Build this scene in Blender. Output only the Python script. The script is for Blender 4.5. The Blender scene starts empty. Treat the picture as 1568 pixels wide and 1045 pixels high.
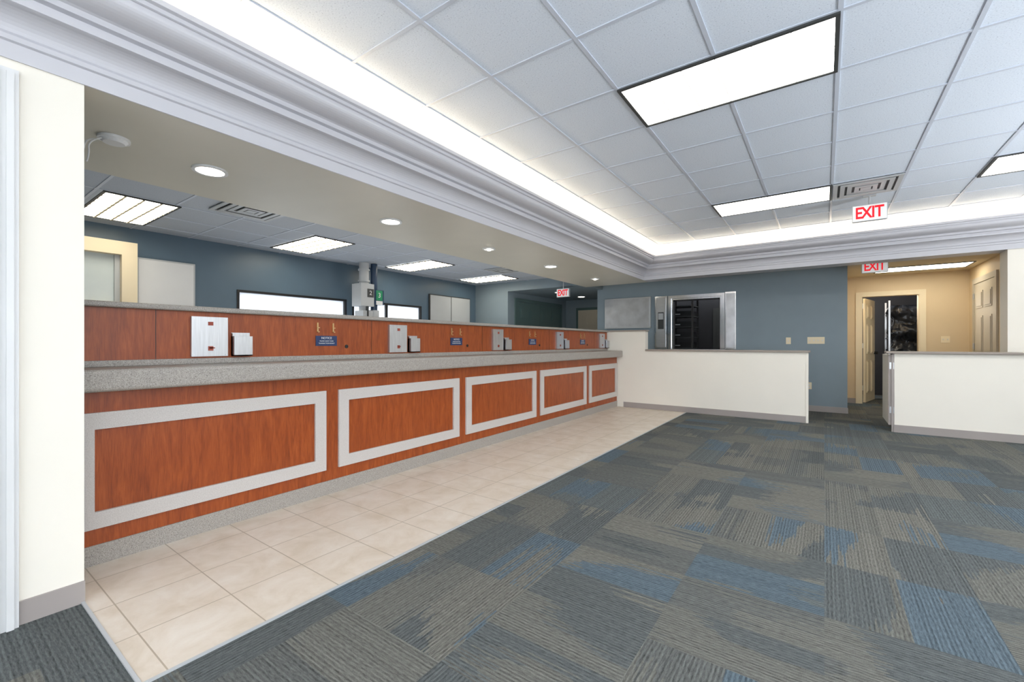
import bpy, math, random
from mathutils import Vector
random.seed(4)
scene=bpy.context.scene
scene.view_settings.view_transform='Standard'

def lin(c):
    return tuple(((v/255)/12.92 if v/255<=0.04045 else ((v/255+0.055)/1.055)**2.4) for v in c)+(1.0,)

class N:
    def __init__(s,name):
        s.m=bpy.data.materials.new(name); s.m.use_nodes=True
        s.t=s.m.node_tree; s.b=s.t.nodes['Principled BSDF']
    def n(s,typ,**k):
        nd=s.t.nodes.new(typ)
        for a,v in k.items(): setattr(nd,a,v)
        return nd
    def l(s,a,b): s.t.links.new(a,b)
    def math(s,op,a,b=None,clamp=False):
        nd=s.n('ShaderNodeMath',operation=op,use_clamp=clamp)
        for i,v in enumerate((a,b)):
            if v is None: continue
            if isinstance(v,(int,float)): nd.inputs[i].default_value=v
            else: s.l(v,nd.inputs[i])
        return nd.outputs[0]
    def vmath(s,op,a,b=None):
        nd=s.n('ShaderNodeVectorMath',operation=op)
        for i,v in enumerate((a,b)):
            if v is None: continue
            if isinstance(v,tuple): nd.inputs[i].default_value=v
            else: s.l(v,nd.inputs[i])
        return nd.outputs[0]
    def obj(s): return s.n('ShaderNodeTexCoord').outputs['Object']
    def noise(s,vec,scale,detail=3,rough=.5,dist=0):
        nd=s.n('ShaderNodeTexNoise'); nd.inputs['Scale'].default_value=scale
        nd.inputs['Detail'].default_value=detail; nd.inputs['Roughness'].default_value=rough
        nd.inputs['Distortion'].default_value=dist
        s.l(vec,nd.inputs['Vector']); return nd.outputs['Fac']
    def ramp(s,fac,stops,interp='LINEAR'):
        nd=s.n('ShaderNodeValToRGB'); cr=nd.color_ramp; cr.interpolation=interp
        while len(cr.elements)<len(stops): cr.elements.new(.5)
        for e,(p,c) in zip(cr.elements,stops): e.position=p; e.color=c
        s.l(fac,nd.inputs[0]); return nd.outputs[0]
    def mix(s,fac,a,b,mode='MIX'):
        nd=s.n('ShaderNodeMix',data_type='RGBA',blend_type=mode)
        if isinstance(fac,(int,float)): nd.inputs[0].default_value=fac
        else: s.l(fac,nd.inputs[0])
        for i,v in ((6,a),(7,b)):
            if isinstance(v,tuple): nd.inputs[i].default_value=v
            else: s.l(v,nd.inputs[i])
        return nd.outputs[2]
    def bump(s,h,st=.2,d=.01):
        nd=s.n('ShaderNodeBump'); nd.inputs['Strength'].default_value=st; nd.inputs['Distance'].default_value=d
        s.l(h,nd.inputs['Height']); s.l(nd.outputs[0],s.b.inputs['Normal'])

def paint(name,c,rough=.6,var=.04,metal=0,scale=3,spec=.5):
    M=N(name); o=M.obj(); f=M.noise(o,scale,4)
    a=lin(c); lo=tuple(x*(1-var) for x in a[:3])+(1,); hi=tuple(min(1,x*(1+var)) for x in a[:3])+(1,)
    M.l(M.ramp(f,[(.3,lo),(.7,hi)]),M.b.inputs['Base Color'])
    M.b.inputs['Roughness'].default_value=rough; M.b.inputs['Metallic'].default_value=metal
    M.b.inputs['Specular IOR Level'].default_value=spec
    return M.m
def emit(name,c,st):
    M=N(name); M.b.inputs['Base Color'].default_value=(.8,.8,.8,1)
    M.b.inputs['Emission Color'].default_value=lin(c); M.b.inputs['Emission Strength'].default_value=st
    return M.m

def mk_wood():
    M=N('cherry_laminate'); o=M.obj()
    v=M.vmath('MULTIPLY',o,(9,9,1.1)); f=M.noise(v,3.0,6,.6,.8)
    v2=M.vmath('MULTIPLY',o,(60,60,3)); g=M.noise(v2,4,3)
    k=M.math('ADD',M.math('MULTIPLY',f,.6),M.math('MULTIPLY',g,.4))
    M.l(M.ramp(k,[(.34,lin((124,52,12))),(.5,lin((152,70,22))),(.66,lin((172,86,34)))]),M.b.inputs['Base Color'])
    M.b.inputs['Roughness'].default_value=.38; return M.m
def mk_speckle(name,base,dark,light):
    M=N(name); o=M.obj(); f=M.noise(o,230,2,.6); g=M.noise(o,420,1)
    k=M.math('ADD',M.math('MULTIPLY',f,.6),M.math('MULTIPLY',g,.4))
    M.l(M.ramp(k,[(.38,lin(dark)),(.48,lin(base)),(.56,lin(base)),(.66,lin(light))]),M.b.inputs['Base Color'])
    M.b.inputs['Roughness'].default_value=.45; return M.m
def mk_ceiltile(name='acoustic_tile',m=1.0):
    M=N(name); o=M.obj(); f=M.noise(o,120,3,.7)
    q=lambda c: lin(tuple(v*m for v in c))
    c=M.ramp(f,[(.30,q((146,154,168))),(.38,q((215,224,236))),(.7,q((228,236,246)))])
    M.l(c,M.b.inputs['Base Color']); M.b.inputs['Roughness'].default_value=.9
    M.bump(f,.3,.003); return M.m
def mk_carpet():
    M=N('carpet_tile'); o=M.obj()
    c1=M.vmath('FLOOR',M.vmath('MULTIPLY',o,(1.7,1.7,0)))
    w1=M.n('ShaderNodeTexWhiteNoise'); M.l(c1,w1.inputs['Vector'])
    sw=M.math('GREATER_THAN',w1.outputs['Value'],.42)
    sp=M.n('ShaderNodeSeparateXYZ'); M.l(o,sp.inputs[0])
    cb=M.n('ShaderNodeCombineXYZ'); M.l(sp.outputs[1],cb.inputs[0]); M.l(sp.outputs[0],cb.inputs[1])
    p2n=M.n('ShaderNodeMix',data_type='VECTOR'); M.l(sw,p2n.inputs[0]); M.l(o,p2n.inputs[4]); M.l(cb.outputs[0],p2n.inputs[5])
    p2=p2n.outputs[1]
    row=M.vmath('FLOOR',M.vmath('MULTIPLY',p2,(0,125,0)))
    w3=M.n('ShaderNodeTexWhiteNoise'); M.l(row,w3.inputs['Vector'])
    q=M.vmath('FLOOR',M.vmath('MULTIPLY',p2,(1.7,3.4,0)))
    q=M.vmath('ADD',q,M.vmath('MULTIPLY',c1,(7.3,3.1,0)))
    w2=M.n('ShaderNodeTexWhiteNoise'); M.l(q,w2.inputs['Vector'])
    nz=M.noise(M.vmath('ADD',M.vmath('MULTIPLY',p2,(.8,1.5,1)),M.vmath('MULTIPLY',w1.outputs['Color'],(9,9,9))),1.0,1,.4,.3)
    k=M.math('ADD',M.math('MULTIPLY',w2.outputs['Value'],.42),M.math('MULTIPLY',nz,.5))
    k=M.math('ADD',k,M.math('MULTIPLY',w1.outputs['Value'],.22))
    k=M.math('ADD',k,M.math('MULTIPLY',M.math('SUBTRACT',w3.outputs['Value'],.5),.03))
    col=M.ramp(k,[(0,lin((84,88,88))),(.35,lin((94,96,94))),(.45,lin((103,103,98))),(.55,lin((88,92,92))),(.65,lin((108,107,101))),(.73,lin((86,98,106))),(.82,lin((92,97,97)))],'CONSTANT')
    sp2=M.n('ShaderNodeSeparateXYZ'); M.l(p2,sp2.inputs[0])
    rib=M.math('SINE',M.math('MULTIPLY',sp2.outputs[1],2*math.pi/.016))
    fn=M.noise(M.vmath('MULTIPLY',p2,(22,110,1)),1.5,2)
    fine=M.noise(o,260,2)
    r=M.math('ADD',M.math('MULTIPLY',rib,.18),M.math('ADD',M.math('MULTIPLY',fn,1.4),M.math('MULTIPLY',fine,.9)))
    r=M.math('ADD',r,M.math('MULTIPLY',w3.outputs['Value'],.22))
    rr=M.n('ShaderNodeCombineXYZ')
    rv=M.math('ADD',r,-.24)
    for i in range(3): M.l(rv,rr.inputs[i])
    M.l(M.mix(1.0,col,rr.outputs[0],'MULTIPLY'),M.b.inputs['Base Color'])
    M.b.inputs['Roughness'].default_value=.95; M.b.inputs['Specular IOR Level'].default_value=.1
    M.bump(r,.4,.004); return M.m
def mk_tilefloor():
    M=N('beige_floor_tile'); o=M.obj()
    br=M.n('ShaderNodeTexBrick'); br.offset=0; br.squash=1
    br.inputs['Scale'].default_value=1; br.inputs['Brick Width'].default_value=.345; br.inputs['Row Height'].default_value=.345
    br.inputs['Mortar Size'].default_value=.003; br.inputs['Mortar Smooth'].default_value=.2
    br.inputs['Color1'].default_value=(0,0,0,1); br.inputs['Color2'].default_value=(1,1,1,1)
    br.inputs['Mortar'].default_value=(.5,.5,.5,1)
    M.l(M.vmath('ADD',o,(1.95+.345*20,-.565+.345*4,0)),br.inputs['Vector'])
    f=M.noise(o,5,6,.65,.5)
    c=M.ramp(f,[(.3,lin((208,194,175))),(.5,lin((220,208,193))),(.7,lin((229,220,208)))])
    c=M.mix(M.math('MULTIPLY',br.outputs['Color'],.08),c,lin((200,180,158)))
    c=M.mix(br.outputs['Fac'],c,lin((176,162,144)))
    M.l(c,M.b.inputs['Base Color']); M.b.inputs['Roughness'].default_value=.42
    M.bump(M.math('SUBTRACT',1,br.outputs['Fac']),.3,.003); return M.m
def mk_brushed(name='brushed_steel',c=(215,217,220),ro=.3,me=.9,ax=(3,3,160)):
    M=N(name); o=M.obj(); f=M.noise(M.vmath('MULTIPLY',o,ax),2,3)
    M.l(M.ramp(f,[(.3,tuple(x*.8 for x in lin(c)[:3])+(1,)),(.7,lin(c))]),M.b.inputs['Base Color'])
    M.b.inputs['Metallic'].default_value=me; M.b.inputs['Roughness'].default_value=ro; return M.m
def mk_plastic_wrap():
    M=N('black_plastic_wrap'); o=M.obj(); f=M.noise(o,5,2,.5,.8)
    M.l(M.ramp(f,[(.35,(.010,.011,.014,1)),(.7,(.04,.045,.055,1))]),M.b.inputs['Base Color'])
    M.b.inputs['Roughness'].default_value=.2; M.bump(f,.5,.06); return M.m
def mk_shade():
    M=N('roller_shade'); o=M.obj(); f=M.noise(o,6,2)
    M.l(M.ramp(f,[(.3,(.8,.82,.85,1)),(.7,(.88,.9,.92,1))]),M.b.inputs['Base Color'])
    tr=M.n('ShaderNodeBsdfTranslucent'); tr.inputs[0].default_value=(.95,.97,1,1)
    mx=M.n('ShaderNodeMixShader'); mx.inputs[0].default_value=.6
    out=M.t.nodes['Material Output']; M.l(M.b.outputs[0],mx.inputs[1]); M.l(tr.outputs[0],mx.inputs[2]); M.l(mx.outputs[0],out.inputs[0])
    return M.m

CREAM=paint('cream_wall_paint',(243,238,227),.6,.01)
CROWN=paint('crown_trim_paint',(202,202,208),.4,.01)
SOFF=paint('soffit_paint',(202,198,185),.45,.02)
BLUE=paint('blue_grey_paint',(134,149,158),.55,.03)
DBLUE=paint('slate_blue_paint',(90,110,126),.35,.03)
BEIGE=paint('tan_paint',(222,200,164),.6,.02)
TAUPE=paint('taupe_vinyl',(164,156,152),.5,.03)
CAP=paint('cap_trim',(158,147,138),.45,.04)
DOORM=paint('door_beige',(200,190,172),.45,.02)
DOORG=paint('door_green_grey',(84,106,106),.4,.03)
CASE=paint('casing_cream',(238,222,190),.45,.02)
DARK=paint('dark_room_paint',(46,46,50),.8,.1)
BLACK=paint('black_metal',(22,22,24),.4,.1)
DGREY=paint('fixture_frame',(58,60,60),.5,.05)
LGREY=paint('light_grey_metal',(186,189,191),.4,.03)
TBAR=paint('tbar_white',(200,207,219),.45,.02)
WMETAL=paint('white_enamel',(222,223,224),.35,.02)
WOOD=mk_wood()
SPECK=mk_speckle('speckled_laminate',(166,160,153),(112,107,102),(204,200,195))
FRAME=mk_speckle('grey_frame_laminate',(202,197,193),(182,176,172),(218,214,210))
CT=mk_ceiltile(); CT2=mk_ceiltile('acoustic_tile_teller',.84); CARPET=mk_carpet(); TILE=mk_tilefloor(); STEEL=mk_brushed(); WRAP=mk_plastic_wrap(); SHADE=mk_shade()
SATIN=mk_brushed('satin_aluminium',(206,208,212),.32,.85,(3,120,3))
CHROME=mk_brushed('polished_steel',(232,234,238),.14,1.0,(40,3,3))
NAVY=paint('navy_plate',(28,52,96),.4,.05)
COPPER=paint('copper_red',(160,70,50),.5,.05)
BRASS=paint('brass_clip',(205,170,120),.35,.03,metal=.6)
GREEN=paint('label_green',(30,130,90),.5,.03)
DKBLUE=paint('tube_blue',(40,62,88),.3,.05)
RED=emit('exit_red',(225,20,35),.7)
RED.node_tree.nodes['Principled BSDF'].inputs['Base Color'].default_value=(.6,0,.01,1)
SIGNW=emit('exit_face',(240,245,245),.2)
LENS=emit('troffer_lens',(255,252,245),9)
LENSD=emit('troffer_lens_rib',(250,244,228),.75)
LENS2=emit('teller_troffer_lens',(255,249,232),7.5)
DOWNL=emit('downlight_glow',(255,247,228),13)
TUBE=emit('cove_tube',(255,234,202),26)
GLASSW=paint('frosted_glass',(205,214,214),.15,.04)

class B:
    def __init__(s): s.v=[];s.f=[];s.mi=[];s.mats=[]
    def m(s,mat):
        if mat not in s.mats: s.mats.append(mat)
        return s.mats.index(mat)
    def box(s,x0,x1,y0,y1,z0,z1,mat):
        x0,x1=sorted((x0,x1));y0,y1=sorted((y0,y1));z0,z1=sorted((z0,z1))
        b=len(s.v); k=s.m(mat)
        s.v+=[(x0,y0,z0),(x1,y0,z0),(x1,y1,z0),(x0,y1,z0),(x0,y0,z1),(x1,y0,z1),(x1,y1,z1),(x0,y1,z1)]
        for f in ((3,2,1,0),(4,5,6,7),(0,1,5,4),(1,2,6,5),(2,3,7,6),(3,0,4,7)):
            s.f.append(tuple(b+i for i in f)); s.mi.append(k)
        return s
    def cyl(s,p,r,h,mat,axis='z',seg=24,r2=None):
        b=len(s.v);k=s.m(mat); r2=r if r2 is None else r2
        for rr,hh in ((r,0),(r2,h)):
            for i in range(seg):
                a=2*math.pi*i/seg; c,d=rr*math.cos(a),rr*math.sin(a)
                q={'z':(c,d,hh),'y':(c,hh,d),'x':(hh,c,d)}[axis]
                s.v.append((p[0]+q[0],p[1]+q[1],p[2]+q[2]))
        for i in range(seg):
            j=(i+1)%seg; s.f.append((b+i,b+j,b+seg+j,b+seg+i)); s.mi.append(k)
        s.f.append(tuple(b+i for i in range(seg))[::-1]); s.f.append(tuple(b+seg+i for i in range(seg))); s.mi+=[k,k]
        return s
    def ring(s,p,r0,r1,h,mat,seg=32):
        b=len(s.v);k=s.m(mat)
        for rr,z in ((r0,0),(r1,0),(r1,h),(r0,h)):
            for i in range(seg):
                a=2*math.pi*i/seg; s.v.append((p[0]+rr*math.cos(a),p[1]+rr*math.sin(a),p[2]+z))
        for q in range(4):
            for i in range(seg):
                j=(i+1)%seg; q2=(q+1)%4
                s.f.append((b+q*seg+i,b+q*seg+j,b+q2*seg+j,b+q2*seg+i)); s.mi.append(k)
        return s
    def done(s,name,parent=None,bevel=0,recalc=True):
        me=bpy.data.meshes.new(name); me.from_pydata(s.v,[],s.f)
        for m in s.mats: me.materials.append(m)
        for p,i in zip(me.polygons,s.mi): p.material_index=i
        me.update()
        if recalc:
            import bmesh
            bm=bmesh.new(); bm.from_mesh(me); bmesh.ops.recalc_face_normals(bm,faces=bm.faces); bm.to_mesh(me); bm.free()
        ob=bpy.data.objects.new(name,me); scene.collection.objects.link(ob)
        if parent: ob.parent=parent
        if bevel:
            md=ob.modifiers.new('bevel','BEVEL'); md.width=bevel; md.segments=3; md.limit_method='ANGLE'
        return ob
def box(name,*a,**k): return B().box(*a).done(name,**k)
def text(name,s,loc,rz,size,mat,parent,ext=.001):
    cu=bpy.data.curves.new(name,'FONT'); cu.body=s; cu.size=size; cu.extrude=ext; cu.align_x='CENTER'; cu.align_y='CENTER'
    cu.materials.append(mat); ob=bpy.data.objects.new(name,cu); scene.collection.objects.link(ob)
    ob.location=loc; ob.rotation_euler=(math.pi/2,0,rz); ob.parent=parent; return ob

# ---------------- camera ----------------
H=1.2
cam=bpy.data.cameras.new('camera'); co=bpy.data.objects.new('camera',cam); scene.collection.objects.link(co)
co.location=(0,0,H); co.rotation_euler=(math.pi/2,0,math.radians(35.6))
cam.sensor_width=36; cam.lens=36*668/1568; cam.shift_y=.0022; cam.clip_start=.05
scene.camera=co

# ---------------- floors ----------------
ZC=2.95; XR=4.6; YB=-4.0
box('floor',-7.4,XR,YB,14,-.1,0,CARPET)
box('floor_tile_strip',-3.19,-1.95,.49,7.9,-.02,.004,TILE)
t=B(); t.box(-1.95,-1.938,.478,7.9,0,.007,LGREY); t.box(-2.79,-1.938,.478,.49,0,.007,LGREY); t.done('trim_floor_edge')

# ---------------- walls ----------------
w=B(); w.box(-2.95,-2.79,.196,.49,0,2.4,CREAM); w.box(-2.95,-2.79,-.72,.196,2.26,2.4,CREAM); w.box(-2.95,-2.79,YB,-.72,0,2.4,CREAM)
w.done('wall_left')
box('wall_left_upper',-2.95,-2.8,YB,.35,2.4,ZC,CREAM)
d=B(); 
d.box(-2.79,-2.765,.196,.286,0,2.35,WMETAL); d.box(-2.765,-2.755,.21,.232,0,2.335,WMETAL); d.box(-2.765,-2.757,.25,.272,0,2.335,WMETAL)
d.box(-2.79,-2.765,-.81,-.72,0,2.35,WMETAL); d.box(-2.79,-2.765,-.72,.196,2.26,2.35,WMETAL)
d.box(-2.90,-2.86,-.715,.19,.01,2.25,WMETAL)
for (a,b_) in ((-.62,-.31),(-.21,.10)):
    for z0,z1 in ((.2,.85),(1.0,1.65),(1.8,2.1)):
        d.box(-2.86,-2.852,a,b_,z0,z1,WMETAL)
d.cyl((-2.86,-.65,1.0),.03,.06,STEEL,'x'); d.done('door_1')
box('baseboard_left',-2.79,-2.78,.288,.492,0,.10,TAUPE)
w=B()
for a,b_ in ((-2.95,-2.2),(0.2,.8),(3.6,XR)): w.box(a,b_,YB-.15,YB,0,ZC,CREAM)
for a,b_ in ((-2.2,.2),(.8,3.6)):
    w.box(a,b_,YB-.15,YB,0,.3,CREAM); w.box(a,b_,YB-.15,YB,2.6,ZC,CREAM)
w.done('wall_back')
w=B()
for a,b_ in ((YB,-3.0),(-.4,.4),(3,8.2)): w.box(XR,XR+.15,a,b_,0,ZC,CREAM)
for a,b_ in ((-3.0,-.4),(.4,3)):
    w.box(XR,XR+.15,a,b_,0,.3,CREAM); w.box(XR,XR+.15,a,b_,2.6,ZC,CREAM)
w.done('wall_right')

# main ceiling with T grid
P=.615; X0=.07; Y0=2.86
box('ceiling',-2.8,XR,YB,8.2,ZC,ZC+.08,CT)
troff=[(-1.16,2.86,1),(-1.16,5.935,1),(1.30,5.935,1),(1.30,2.86,1),(-1.16,-.215,1),(1.30,-.215,1),(-1.16,-3.29,1),(1.30,-3.29,1)]
g=B()
xs=[X0+P*i for i in range(-4,8)]; ys=[Y0+P*i for i in range(-11,9)]
def intro(x,y):
    return any(tx+.02<x<tx+2*P-.02 and ty-.0<y<ty+P+.0 for tx,ty,_ in troff)
for x in xs:
    for i in range(len(ys)-1):
        if not intro(x,(ys[i]+ys[i+1])/2): g.box(x-.012,x+.012,ys[i],ys[i+1],ZC-.007,ZC,TBAR)
for y in ys: g.box(-2.79,XR,y-.011,y+.011,ZC-.006,ZC,TBAR)
g.done('ceiling_grid')
def troffer(x,y,z,lens,louv=False,lx=1.23,ly=.615):
    t=B(); f=.022
    zb=z-.012
    t.box(x,x+lx,y,y+f,zb,z-.0005,DGREY); t.box(x,x+lx,y+ly-f,y+ly,zb,z-.0005,DGREY)
    t.box(x,x+f,y+f,y+ly-f,zb,z-.0005,DGREY); t.box(x+lx-f,x+lx,y+f,y+ly-f,zb,z-.0005,DGREY)
    t.box(x+f,x+lx-f,y+f,y+ly-f,z-.006,z-.0005,lens)
    if louv:
        for i in range(1,8): 
            xx=x+f+(lx-2*f)*i/8; t.box(xx-.009,xx+.009,y+f,y+ly-f,zb-.005,z-.006,CASE)
        for i in range(1,4):
            yy=y+f+(ly-2*f)*i/4; t.box(x+f,x+lx-f,yy-.009,yy+.009,zb-.005,z-.006,CASE)
    else:
        for i in range(1,6):
            xx=x+f+(lx-2*f)*i/6; t.box(xx-.004,xx+.004,y+f,y+ly-f,z-.0075,z-.006,LENSD)
        t.box(x+f,x+lx-f,y+ly/2-.004,y+ly/2+.004,z-.0075,z-.006,LENSD)
    t.done('recessed_ceiling_light')
for x,y,_ in troff: troffer(x,y,ZC-.007,LENS)

def diffuser(x,y,z,s=.6,dark=False):
    t=B(); cx,cy=x+s/2,y+s/2
    hs=s/2; zt=z
    for i,k in enumerate((1.0,.78,.56,.34)):
        o=hs*k; w_=hs*.14; z0=zt-.014+.0*i-.006*(i%2)
        t.box(cx-o,cx+o,cy-o,cy-o+w_,z0,z0+.01,LGREY); t.box(cx-o,cx+o,cy+o-w_,cy+o,z0,z0+.01,LGREY)
        t.box(cx-o,cx-o+w_,cy-o+w_,cy+o-w_,z0,z0+.01,LGREY); t.box(cx+o-w_,cx+o,cy-o+w_,cy+o-w_,z0,z0+.01,LGREY)
    t.box(cx-hs*.98,cx+hs*.98,cy-hs*.98,cy+hs*.98,zt-.003,zt-.0005,DGREY)
    t.box(cx-hs*.16,cx+hs*.16,cy-hs*.16,cy+hs*.16,zt-.02,zt-.004,LGREY)
    t.done('air_vent')
diffuser(.08,5.95,ZC-.007,.59)

# soffit, header, crown
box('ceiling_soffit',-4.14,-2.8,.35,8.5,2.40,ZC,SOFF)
box('beam_header',-2.8,XR,8.2,8.5,2.40,ZC,CROWN)
prof=[(0,2.40),(.02,2.395),(.02,2.475),(.034,2.48),(.034,2.505),(.02,2.51)]
for i in range(9):
    a=math.pi/2*i/8; prof.append((.028+.092*(1-math.cos(a)),2.52+.085*math.sin(a)))
prof+=[(.125,2.60),(.145,2.602),(.145,2.63),(.13,2.635),(.13,2.655),(.16,2.66),(.16,2.69),(.175,2.695)]
for i in range(1,9):
    a=math.pi/2*i/8; prof.append((.175+.11*math.sin(a)**1.0,2.695+.06*(1-math.cos(a))))
prof+=[(.285,2.775),(.30,2.777),(.30,2.80),(.32,2.805),(.32,2.835),(.30,2.835),(.295,2.775),(0,2.775)]
prof=[(o,2.4+(z-2.4)*.88) for o,z in prof]
XW=-2.8; YW=8.2
c=B(); k=c.m(CROWN); n=len(prof)
for st in range(3):
    for o,z in prof:
        c.v.append([(XW+o,YB,z),(XW+o,YW-o,z),(XR,YW-o,z)][st])
for st in range(2):
    for i in range(n):
        j=(i+1)%n; c.f.append((st*n+i,st*n+j,(st+1)*n+j,(st+1)*n+i)); c.mi.append(k)
c.done('trim_crown')
t=B(); zt=2.732
y=-3.9
while y<7.9:
    t.cyl((XW+.18,y,zt+.035),.014,1.16,TUBE,'y',12); t.box(XW+.15,XW+.21,y-.01,y+1.17,zt,zt+.016,WMETAL); y+=1.22
x=-2.5
while x<XR-1.2:
    t.cyl((x,YW-.18,zt+.035),.014,1.16,TUBE,'x',12); t.box(x-.01,x+1.17,YW-.21,YW-.15,zt,zt+.016,WMETAL); x+=1.22
t.done('cove_light_tubes')

# ---------------- teller room shell ----------------
XBK=-7.1; ZT=2.65
wins=[(2.89,4.72),(4.84,6.54)]
w=B(); w.box(XBK-.15,XBK,.2,2.89,0,ZT,DBLUE); w.box(XBK-.15,XBK,4.72,4.84,0,ZT,DBLUE); w.box(XBK-.15,XBK,6.54,8.5,0,ZT,DBLUE)
for a,b_ in wins: w.box(XBK-.15,XBK,a,b_,2.0,ZT,DBLUE); w.box(XBK-.15,XBK,a,b_,0,.95,DBLUE)
w.done('wall_teller_back')
for i,(a,b_) in enumerate(wins):
    t=B()
    t.box(XBK-.12,XBK+.01,a,a+.035,.95,2.0,BLACK); t.box(XBK-.12,XBK+.01,b_-.035,b_,.95,2.0,BLACK)
    t.box(XBK-.12,XBK+.012,a,b_,1.965,2.0,BLACK); t.box(XBK-.12,XBK+.01,a,b_,.95,.98,BLACK)
    if i==1:
        t.box(XBK-.04,XBK-.0,5.6,5.65,.98,1.965,BLACK)
    t.box(XBK-.05,XBK-.045,a+.035,b_-.035,1.0,1.965,SHADE)
    t.done('window_%d'%(i+1))
box('wall_teller_left',XBK,-2.95,.2,.35,0,ZT,DBLUE)
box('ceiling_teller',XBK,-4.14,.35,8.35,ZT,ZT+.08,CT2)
g=B()
tt=[(-6.75,1.1),(-6.75,3.2),(-6.75,5.3),(-6.75,7.35)]
for x in (-6.76,-6.14,-5.52,-4.9,-4.28):
    for i in range(14):
        y=.49+.615*i-.05
        if x<-5.6 and x>-6.7 and any(a<y+.3<a+.615 for _,a in tt): continue
        g.box(x-.012,x+.012,y,min(y+.615,8.35),ZT-.006,ZT,TBAR)
for i in range(13): g.box(XBK,-4.14,.44+.615*i-.011,.44+.615*i+.011,ZT-.005,ZT,TBAR)
g.done('ceiling_grid_teller')
for x,y in tt: troffer(x,y,ZT-.007,LENS2,True)
diffuser(-5.35,1.9,ZT-.007,.6); diffuser(-5.4,6.6,ZT-.007,.6)

# alcove beyond teller room
box('wall_teller_far',XBK,-6.1,8.35,8.5,0,ZT,BLUE)
box('ceiling_alcove',-6.1,-4.14,8.35,11.35,2.43,2.73,BLUE)
box('wall_alcove_left',-6.25,-6.1,8.5,11.35,0,2.43,BLUE)
box('wall_alcove_far',-6.1,-4.27,11.2,11.35,0,2.43,BLUE)
box('wall_alcove_right',-4.27,-4.14,9.5,11.2,0,2.43,BLUE)

def panel_leaf(t,axis,plane,a,b_,z0,z1,mat,out,th=.01):
    w_=b_-a
    cols=((a+.12*w_,a+.45*w_),(a+.55*w_,a+.88*w_)); hh=z1-z0
    rows=((z0+.09*hh,z0+.40*hh),(z0+.47*hh,z0+.75*hh),(z0+.81*hh,z0+.94*hh))
    for c0,c1 in cols:
        for r0,r1 in rows:
            for ins,dd in ((0,th),(.03,th*1.8)):
                if axis=='x': t.box(plane,plane+out*dd,c0+ins,c1-ins,r0+ins,r1-ins,mat)
                else: t.box(c0+ins,c1-ins,plane,plane+out*dd,r0+ins,r1-ins,mat)
t=B()
t.box(-6.1,-6.07,8.62,8.70,0,2.30,DOORG);t.box(-6.1,-6.07,10.85,10.93,0,2.30,DOORG);t.box(-6.1,-6.07,8.7,10.85,2.22,2.30,DOORG)
for a,b_ in ((8.71,9.77),(9.78,10.84)):
    t.box(-6.1,-6.085,a,b_,0.01,2.21,DOORG); panel_leaf(t,'x',-6.085,a,b_,.01,2.21,DOORG,1)
t.cyl((-6.085,9.70,1.0),.03,.06,STEEL,'x'); t.done('door_2')
t=B(); t.box(-5.75,-4.95,11.17,11.2,0,2.2,DOORG); t.box(-5.68,-5.02,11.155,11.17,.01,2.13,DOORM)
panel_leaf(t,'y',11.155,-5.68,-5.02,.01,2.13,DOORM,-1); t.done('door_3')

# ---------------- far blue wall ----------------
YF=9.36
w=B()
w.box(-4.27,-2.60,YF,YF+.14,0,2.52,BLUE); w.box(-1.64,.32,YF,YF+.14,0,2.52,BLUE)
w.box(-2.6,-1.64,YF,YF+.14,0,1.08,BLUE); w.box(-2.6,-1.64,YF,YF+.14,2.13,2.52,BLUE)
w.done('wall_far')
box('wall_corridor_left',.2,.32,9.5,11.1,0,2.52,BEIGE)
box('ceiling_far',-4.14,XR,8.5,11.1,2.52,2.62,paint('ceiling_tan',(222,208,182),.8,.02))
box('baseboard_far',-4.2,.33,YF-.012,YF,0,.10,TAUPE)
w=B(); w.box(.32,.60,11.1,11.25,0,2.52,BEIGE); w.box(1.45,2.11,11.1,11.25,0,2.52,BEIGE); w.box(.6,1.45,11.1,11.25,2.12,2.52,BEIGE); w.done('wall_corridor_end')
box('wall_corridor_right',2.11,2.26,8.5,11.25,0,2.52,BEIGE)
t=B(); t.box(.51,.60,11.08,11.1,0,2.21,CASE); t.box(1.45,1.54,11.08,11.1,0,2.21,CASE); t.box(.6,1.45,11.08,11.1,2.12,2.21,CASE)
t.box(.60,.615,11.1,11.25,0,2.12,CASE); t.box(1.435,1.45,11.1,11.25,0,2.12,CASE)
for z in (.25,1.1,1.9): t.cyl((.625,11.255,z),.012,.1,STEEL)
dfr=t.done('door_4')
t=B(); t.box(0,.04,0,.83,.01,2.1,CASE); panel_leaf(t,'x',0,0,.83,.01,2.1,CASE,-1); panel_leaf(t,'x',.04,0,.83,.01,2.1,CASE,1)
t.cyl((.04,.76,1.0),.03,.06,BLACK,'x'); t.cyl((-.06,.76,1.0),.03,.06,BLACK,'x')
lf=t.done('leaf',dfr); lf.location=(.635,11.275,0); lf.rotation_euler=(0,0,math.radians(-14))
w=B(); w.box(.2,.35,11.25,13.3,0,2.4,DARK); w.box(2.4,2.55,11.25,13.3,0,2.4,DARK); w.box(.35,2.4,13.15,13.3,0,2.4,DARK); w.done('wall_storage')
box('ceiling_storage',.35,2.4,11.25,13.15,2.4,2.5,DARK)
import bmesh
from mathutils import noise as mn
shp=bpy.data.objects.new('wrapped_shelving',None); scene.collection.objects.link(shp)
me=bpy.data.meshes.new('film'); bm=bmesh.new()
bmesh.ops.create_cube(bm,size=1); bmesh.ops.subdivide_edges(bm,edges=bm.edges,cuts=44,use_grid_fill=True)
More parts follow.
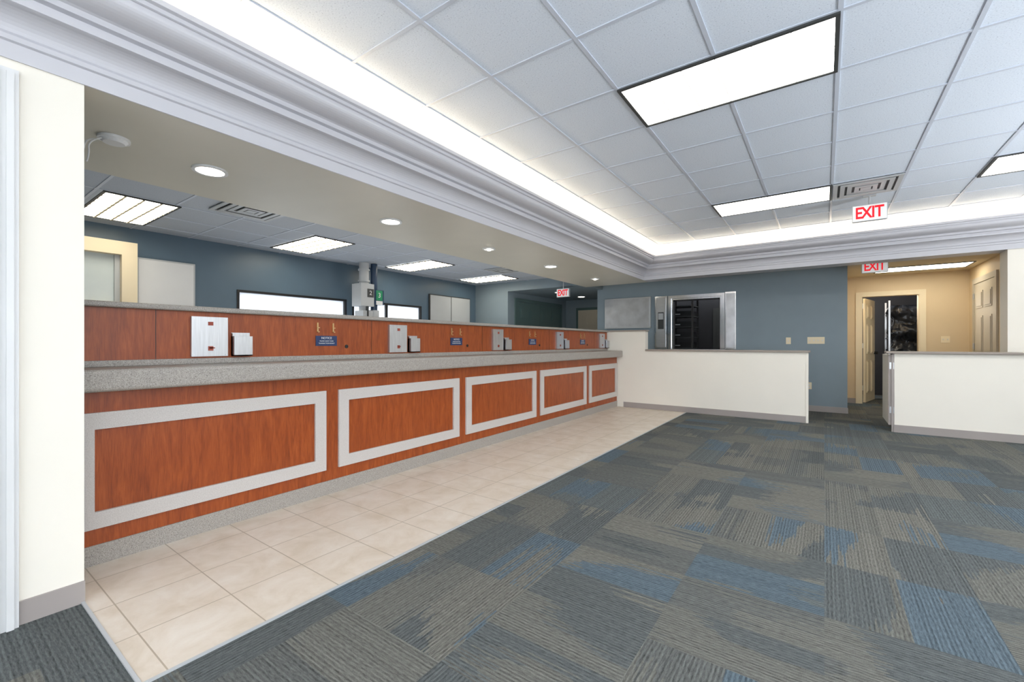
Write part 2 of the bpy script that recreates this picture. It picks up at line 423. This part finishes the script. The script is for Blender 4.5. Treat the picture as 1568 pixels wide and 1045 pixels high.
for v in bm.verts:
    p=Vector((v.co.x*.8,v.co.y*.5,v.co.z*2.0)); 
    nn=mn.noise(p*3)*.05+abs(mn.noise(Vector((p.x*3+p.z*6,p.y*3,p.z*9-p.x*5))))*.09
    band=.045*math.cos(p.z*2*math.pi/.46)
    q=p.copy(); s=(nn+band); d=Vector((v.co.x,v.co.y,0)); 
    if d.length>0: q+=d.normalized()*s
    v.co=q
zm=min(v.co.z for v in bm.verts)
for v in bm.verts: v.co+=Vector((1.58,12.5,-zm+.002))
bm.to_mesh(me); bm.free(); me.materials.append(WRAP)
for p in me.polygons: p.use_smooth=True
ws=bpy.data.objects.new('film',me); scene.collection.objects.link(ws); ws.parent=shp
t=B()
t.box(1.10,1.13,12.1,12.13,.002,2.1,STEEL); t.box(1.10,1.13,12.78,12.81,.002,2.1,STEEL)
for z in (.3,.8,1.3,1.8): t.box(1.105,1.125,12.13,12.78,z,z+.02,STEEL)
t.done('upright',shp)
# door on corridor right wall
t=B(); t.box(2.085,2.11,9.5,9.59,0,2.3,DOORM);t.box(2.085,2.11,10.71,10.8,0,2.3,DOORM);t.box(2.085,2.11,9.59,10.71,2.21,2.3,DOORM)
t.box(2.095,2.11,9.595,10.705,.01,2.205,DOORM); panel_leaf(t,'x',2.095,9.6,10.7,.01,2.2,DOORM,-1)
t.cyl((2.03,9.68,1.0),.028,.06,STEEL,'x')
for z in (.25,1.1,1.95): t.cyl((2.083,10.70,z),.012,.1,STEEL)
t.done('door_5')
t=B(); t.box(.32,.509,11.088,11.1,0,.1,TAUPE); t.box(1.541,2.11,11.088,11.1,0,.1,TAUPE); t.done('baseboard_corridor')
troffer(.75,10.0,2.52,LENS2,False)
box('wall_pillar_right',1.9,XR,8.2,8.5,0,2.40,CREAM)

# drive-up booth behind opening
w=B(); w.box(-3.6,-3.5,9.5,11.5,0,2.5,DARK); w.box(-1.2,-1.1,9.5,11.5,0,2.5,DARK); w.box(-3.6,-1.1,11.5,11.6,0,2.5,DARK); w.done('wall_vestibule')
t=B()
for x in (-2.95,-2.45): t.box(x,x+.04,10.4,10.44,0,2.3,BLACK); t.box(x,x+.04,10.9,10.94,0,2.3,BLACK)
for i in range(9): 
    t.box(-2.95,-2.41,10.4,10.94,.12+i*.24,.14+i*.24,DGREY)
    if i<8: t.box(-2.9,-2.46,10.43,10.9,.14+i*.24,.26+i*.24,BLACK); t.box(-2.85,-2.7,10.425,10.43,.18+i*.24,.2+i*.24,LGREY)
t.done('equipment_rack')
t=B(); t.box(-2.2,-1.45,11.46,11.5,0,2.05,DGREY); panel_leaf(t,'y',11.46,-2.2,-1.45,.01,2.05,DGREY,-1); t.done('vestibule_door')
t=B()
t.box(-2.66,-2.60,YF-.03,YF,1.08,2.19,CHROME); t.box(-1.64,-1.58,YF-.03,YF,1.08,2.19,CHROME); t.box(-2.6,-1.64,YF-.03,YF,2.13,2.19,CHROME)
t.box(-2.6,-2.57,YF,YF+.14,1.08,2.13,CHROME); t.box(-1.67,-1.64,YF,YF+.14,1.08,2.13,CHROME); t.box(-2.57,-1.67,YF,YF+.14,2.10,2.13,CHROME)
t.box(-2.57,-2.545,YF+.05,YF+.08,1.08,2.10,BLACK); t.box(-1.695,-1.67,YF+.05,YF+.08,1.08,2.10,BLACK); t.box(-2.57,-1.67,YF+.05,YF+.08,2.075,2.10,BLACK)
t.box(-2.66,-1.58,YF-.06,YF+.14,1.055,1.08,STEEL)
t.box(-2.22,-2.18,YF+.06,YF+.09,1.08,2.10,BLACK)
t.done('window_3')
t=B(); t.box(-2.93,-2.67,YF-.05,YF-.001,1.08,2.19,CHROME); t.box(-2.90,-2.70,YF-.058,YF-.05,1.12,2.16,STEEL); t.box(-2.86,-2.74,YF-.07,YF-.058,1.5,1.85,DGREY);t.box(-2.85,-2.75,YF-.075,YF-.07,1.7,1.83,LGREY); t.done('steel_shutter_panel')
t=B(); t.box(-1.57,-1.38,YF-.04,YF-.001,1.08,2.2,CHROME); t.box(-1.555,-1.395,YF-.046,YF-.04,1.11,2.17,SATIN); t.done('steel_shutter_panel')
t=B(); t.box(-4.07,-3.02,YF-.04,YF-.001,1.53,2.2,STEEL); t.box(-4.04,-3.05,YF-.048,YF-.04,1.57,2.17,SATIN); t.box(-4.07,-3.02,YF-.055,YF-.04,1.53,1.56,LGREY); t.done('steel_hatch')
def plate(name,x,y,z,w_,h_,ngang=1,kind='switch'):
    t=B(); t.box(x-w_/2,x+w_/2,y-.006,y,z-h_/2,z+h_/2,CASE)
    for i in range(ngang):
        cx=x-w_/2+w_*(i+.5)/ngang
        if kind=='switch': t.box(cx-.006,cx+.006,y-.016,y-.006,z-.012,z+.012,WMETAL)
        else:
            for s in (-1,1): t.box(cx-.016,cx+.016,y-.009,y-.006,z+s*.025-.013,z+s*.025+.013,WMETAL)
    t.done(name)
plate('light_switch',-.53,YF,1.245,.075,.12)
plate('light_switch',-.12,YF,1.25,.25,.12,4)
plate('wall_outlet',-.22,YF,.446,.075,.12,1,'outlet')
plate('light_switch',1.80,11.1,1.27,.12,.12,2)

# ---------------- low partitions ----------------
YL=7.9
t=B(); t.box(-3.75,-2.66,YL,YL+.15,0,1.42,CREAM); t.box(-2.66,-.21,YL,YL+.15,0,1.06,CREAM); t.box(-.225,-.195,YL-.008,YL+.158,0,1.06,CREAM); t.done('wall_low_left')
t=B(); t.box(-3.36,-2.64,YL-.02,YL+.17,1.42,1.445,CAP); t.box(-2.655,-.17,YL-.03,YL+.18,1.06,1.09,CAP); t.done('trim_1',bevel=.006)
box('baseboard_low_left',-3.07,-.226,YL-.012,YL,.005,.10,TAUPE)
t=B(); t.box(.77,XR,YL-.1,YL+.05,0,1.06,CREAM); t.done('wall_low_right')
t=B(); t.box(.68,1.93,YL-.14,YL+.09,1.06,1.09,CAP); t.box(1.93,XR,YL-.14,YL+.09,1.06,1.09,CREAM); t.done('trim_2',bevel=.006)
box('baseboard_low_right',.765,XR,YL-.112,YL-.1,.0,.10,TAUPE)
t=B(); t.box(.715,.755,YL-.08,YL+.72,.09,1.04,CREAM); t.box(.71,.76,YL-.085,YL-.08,.09,1.04,TAUPE)
for z in (.25,.85): t.cyl((.762,YL-.09,z),.012,.09,STEEL); t.box(.72,.752,YL-.09,YL-.085,z,z+.09,STEEL)
t.box(.74,.769,YL-.1,YL-.082,0,1.05,TAUPE)
t.done('half_height_gate')

# ---------------- teller counter ----------------
par=bpy.data.objects.new('teller_counter',None); scene.collection.objects.link(par)
ya,yb=.36,7.885
t=B(); t.box(-3.9,-3.2,ya,yb,.11,.94,WOOD); t.box(-3.50,-3.40,ya,yb,1.06,1.41,WOOD); t.done('body',par)
box('base',-3.9,-3.192,ya,yb,0,.11,SPECK,parent=par)
box('customer_ledge',-3.50,-3.08,ya,yb,.942,1.062,SPECK,parent=par,bevel=.02)
box('backsplash',-3.40,-3.385,ya,yb,1.062,1.10,SPECK,parent=par,bevel=.004)
box('top_ledge',-3.66,-3.36,ya,yb,1.41,1.445,SPECK,parent=par,bevel=.012)
box('teller_desk',-4.1,-3.5,ya,yb,.945,.975,SPECK,parent=par)
t=B()
for i in range(5):
    a=.51+1.54*i; b_=a+1.43
    if i==4: b_=yb-.01
    z0,z1=.2,.825; bw=.09; x0,x1=-3.2,-3.183
    t.box(x0,x1,a,b_,z0,z0+bw,FRAME); t.box(x0,x1,a,b_,z1-bw,z1,FRAME)
    t.box(x0,x1,a,a+bw,z0+bw,z1-bw,FRAME); t.box(x0,x1,b_-bw,b_,z0+bw,z1-bw,FRAME)
t.done('panel_frames',par)
t=B()
for i in range(6):
    y=.92+1.6*i
    if y<7.8: t.box(-3.4,-3.3985,y,y+.003,1.1,1.41,BLACK)
t.done('panel_seams',par)
for i in range(5):
    y=1.103+1.603*i
    t=B(); t.box(-3.40,-3.375,y,y+.215,1.112,1.378,SATIN)
    t.box(-3.375,-3.372,y+.095,y+.125,1.15,1.18,COPPER); t.box(-3.375,-3.372,y+.095,y+.125,1.32,1.345,COPPER)
    t.box(-3.375,-3.372,y+.1,y+.135,1.165,1.172,COPPER)
    for dz in (1.125,1.365):
        for dy in (.012,.203): t.cyl((-3.375,y+dy,dz),.005,.003,STEEL,'x',10)
    t.done('window_track_plate')
    t=B(); t.box(-3.40,-3.375,y+.245,y+.25,1.11,1.27,SATIN); t.box(-3.40,-3.395,y+.245,y+.365,1.11,1.275,SATIN)
    t.box(-3.40,-3.35,y+.245,y+.365,1.11,1.118,SATIN)
    t.box(-3.355,-3.35,y+.245,y+.365,1.11,1.25,SATIN); t.box(-3.395,-3.355,y+.245,y+.25,1.11,1.25,SATIN); t.box(-3.395,-3.355,y+.36,y+.365,1.11,1.25,SATIN)
    t.done('brochure_holder')
    if i<4:
        ys_=1.975+1.59*i
        s=B().box(-3.40,-3.394,ys_,ys_+.19,1.178,1.262,NAVY).done('notice_sign')
        text('title','NOTICE',(-3.3935,ys_+.095,1.243),math.pi/2,.026,WMETAL,s)
        text('body_1','PLEASE HAVE YOUR',(-3.3935,ys_+.095,1.218),math.pi/2,.014,WMETAL,s)
        text('body_2','TRANSACTION READY',(-3.3935,ys_+.095,1.199),math.pi/2,.014,WMETAL,s)
        for dy in (.01,.15):
            t=B(); t.box(-3.40,-3.392,ys_+dy,ys_+dy+.012,1.29,1.37,BRASS); t.box(-3.392,-3.375,ys_+dy,ys_+dy+.012,1.29,1.298,BRASS); t.box(-3.392,-3.38,ys_+dy-.006,ys_+dy+.018,1.325,1.332,BRASS); t.done('brass_hook',par)
        t=B(); t.ring((0,0,0),.010,.016,.004,BLACK); t.cyl((0,0,0),.010,.001,BLACK); o=t.done('cable_grommet',par); o.rotation_euler=(0,math.pi/2,0); o.location=(-3.40,ys_+.285,1.172)

# ---------------- soffit fixtures ----------------
for i,y in enumerate((1.24,2.79,4.33,5.87,7.48)):
    t=B(); big=i in(0,1,3); r=.085 if big else .06
    t.ring((-3.46,y,2.388),r,r+.022,.012,WMETAL); t.cyl((-3.46,y,2.396),r,.003,DOWNL if big else LGREY)
    if not big: t.cyl((-3.46,y,2.375),.022,.021,DOWNL)
    t.done('recessed_downlight')
for x,y in ((-5.2,9.2),(-5.2,10.4)):  # invented alcove lights, put in to brighten the dark doors
    t=B(); t.ring((x,y,2.418),.09,.11,.012,WMETAL); t.cyl((x,y,2.426),.09,.003,DOWNL); t.done('recessed_downlight')
t=B(); t.cyl((-3.38,.72,2.385),.075,.015,WMETAL); t.cyl((-3.38,.72,2.37),.05,.015,WMETAL,r2=.065); o=t.done('smoke_detector')
for k,pts in enumerate(([(-3.36,.66,2.375),(-3.33,.6,2.33),(-3.35,.61,2.26),(-3.36,.60,2.22)],[(-3.4,.66,2.378),(-3.38,.61,2.36),(-3.36,.59,2.31),(-3.34,.585,2.28)])):
    cu=bpy.data.curves.new('wire','CURVE'); cu.dimensions='3D'; cu.bevel_depth=.004; sp=cu.splines.new('NURBS'); sp.points.add(3)
    for i,p in enumerate(pts): sp.points[i].co=(*p,1)
    sp.use_endpoint_u=True; sp.order_u=3; cu.materials.append(WMETAL); w_=bpy.data.objects.new('wire_%d'%k,cu); scene.collection.objects.link(w_); w_.parent=o

# ---------------- teller room furniture ----------------
t=B(); t.box(XBK,XBK+.04,1.72,2.35,1.1,2.29,LGREY); t.box(XBK+.04,XBK+.045,1.74,2.33,1.12,2.27,WMETAL); t.done('wall_white_panel')
t=B(); t.box(XBK,XBK+.04,6.75,8.10,1.1,2.29,DGREY); t.box(XBK+.04,XBK+.045,6.77,7.42,1.12,2.27,LGREY); t.box(XBK+.04,XBK+.045,7.44,8.08,1.12,2.27,LGREY); t.done('wall_cabinet_panel')
t=B(); t.box(XBK,XBK+.16,1.55,1.70,0,2.44,CASE); t.box(XBK,XBK+.16,.6,1.55,2.28,2.44,CASE); t.box(XBK,XBK+.16,.5,.6,0,2.44,CASE)
t.box(XBK+.02,XBK+.05,.6,1.55,0,2.28,GLASSW); t.box(XBK+.05,XBK+.1,.6,1.55,1.62,1.70,CASE); t.box(XBK+.05,XBK+.08,1.50,1.55,0,2.28,LGREY); t.done('door_6')
px,py=-6.72,4.82
t=B()
t.cyl((px,py,1.2),.085,ZT-1.2-.007,LGREY); t.cyl((px+.02,py+.2,1.2),.06,ZT-1.2-.007,DKBLUE)
for z in (2.3,2.5): t.ring((px,py,z),.085,.1,.03,LGREY)
t.box(px-.14,px+.13,py-.15,py+.12,1.86,2.26,LGREY); t.box(px-.1,px+.12,py+.14,py+.34,1.9,2.17,DKBLUE)
t.box(px-.12,px+.12,py-.1,py+.1,1.0,1.78,LGREY); t.cyl((px+.02,py+.2,1.3),.09,.5,LGREY)
t.box(px+.02,px+.14,py-.02,py+.0,1.3,1.86,DGREY); t.box(px-.14,px+.2,py-.2,py+.4,0,1.1,LGREY)
t.box(px+.13,px+.135,py-.02,py+.11,2.02,2.17,DGREY); t.box(px+.12,px+.126,py+.17,py+.31,1.98,2.16,GREEN); t.box(px+.12,px+.126,py+.17,py+.31,1.9,1.97,WMETAL)
s=t.done('pneumatic_tube_station')
text('number_2','2',(px+.136,py+.045,2.095),math.pi/2,.11,WMETAL,s); text('number_3','3',(px+.127,py+.24,2.07),math.pi/2,.12,WMETAL,s)

# ---------------- exit signs ----------------
def exitsign(x,y,z,ztop,w_=.32,h_=.19):
    t=B(); t.box(x-w_/2,x+w_/2,y-.025,y+.025,z-h_/2,z+h_/2,LGREY); t.box(x-w_/2+.006,x+w_/2-.006,y-.028,y-.025,z-h_/2+.006,z+h_/2-.006,SIGNW)
    t.box(x-.06,x+.06,y-.03,y+.03,ztop-.02,ztop,LGREY)
    if ztop-.02>z+h_/2: t.cyl((x,y,z+h_/2),.01,ztop-.02-z-h_/2,LGREY)
    s=t.done('exit_sign')
    for i,ch in enumerate('EXIT'):
        cx=x+(-.1,-.027,.033,.088)[i]*w_/.32
        e=text('letter_%d'%i,ch,(cx,y-.029,z-.003),0,h_*.98,RED,s); e.scale=(.74,1,1); e.data.offset=.004
exitsign(.43,6.6,2.73,ZC-.007); exitsign(.64,8.85,2.40,2.52); exitsign(-4.55,8.25,2.28,ZT-.006,.3,.18)

# ---------------- fill and unseen lights ----------------
def spot(name,loc,e,col=(1,1,1),ang=165,rad=.25):
    L=bpy.data.lights.new(name,'SPOT'); L.energy=e; L.color=col; L.spot_size=math.radians(ang); L.spot_blend=.6; L.shadow_soft_size=rad
    o=bpy.data.objects.new(name,L); scene.collection.objects.link(o); o.location=loc; o.rotation_euler=(math.pi,0,0); return o
for i,(x,y) in enumerate(((1.4,-1.2),(3.4,1.5),(3.4,5.0))):  # added fill spots aimed up to brighten the lobby ceiling, no fixture there
    spot('fill_spot',(x,y,.9),290,(.93,.96,1))
for y in (1.6,3.6,5.6,7.3): spot('fill_spot',(-4.8,y,.7),34,(1,.98,.94))  # added upward fill hidden behind the counter, lifts the teller ceiling
def pt(name,loc,e,col=(1,1,1),rad=.06):
    L=bpy.data.lights.new(name,'POINT'); L.energy=e; L.color=col; L.shadow_soft_size=rad
    o=bpy.data.objects.new(name,L); scene.collection.objects.link(o); o.location=loc
pt('storage_fill',(.6,11.7,2.2),70,(1,.96,.92)); pt('booth_point',(-1.5,10.3,2.35),12)  # storage: fill added to brighten the wraps; booth: bare point light

# ---------------- world ----------------
wd=bpy.data.worlds.new('world'); scene.world=wd; wd.use_nodes=True
bg=wd.node_tree.nodes['Background']; bg.inputs[0].default_value=(.87,.93,1,1); bg.inputs[1].default_value=4.2
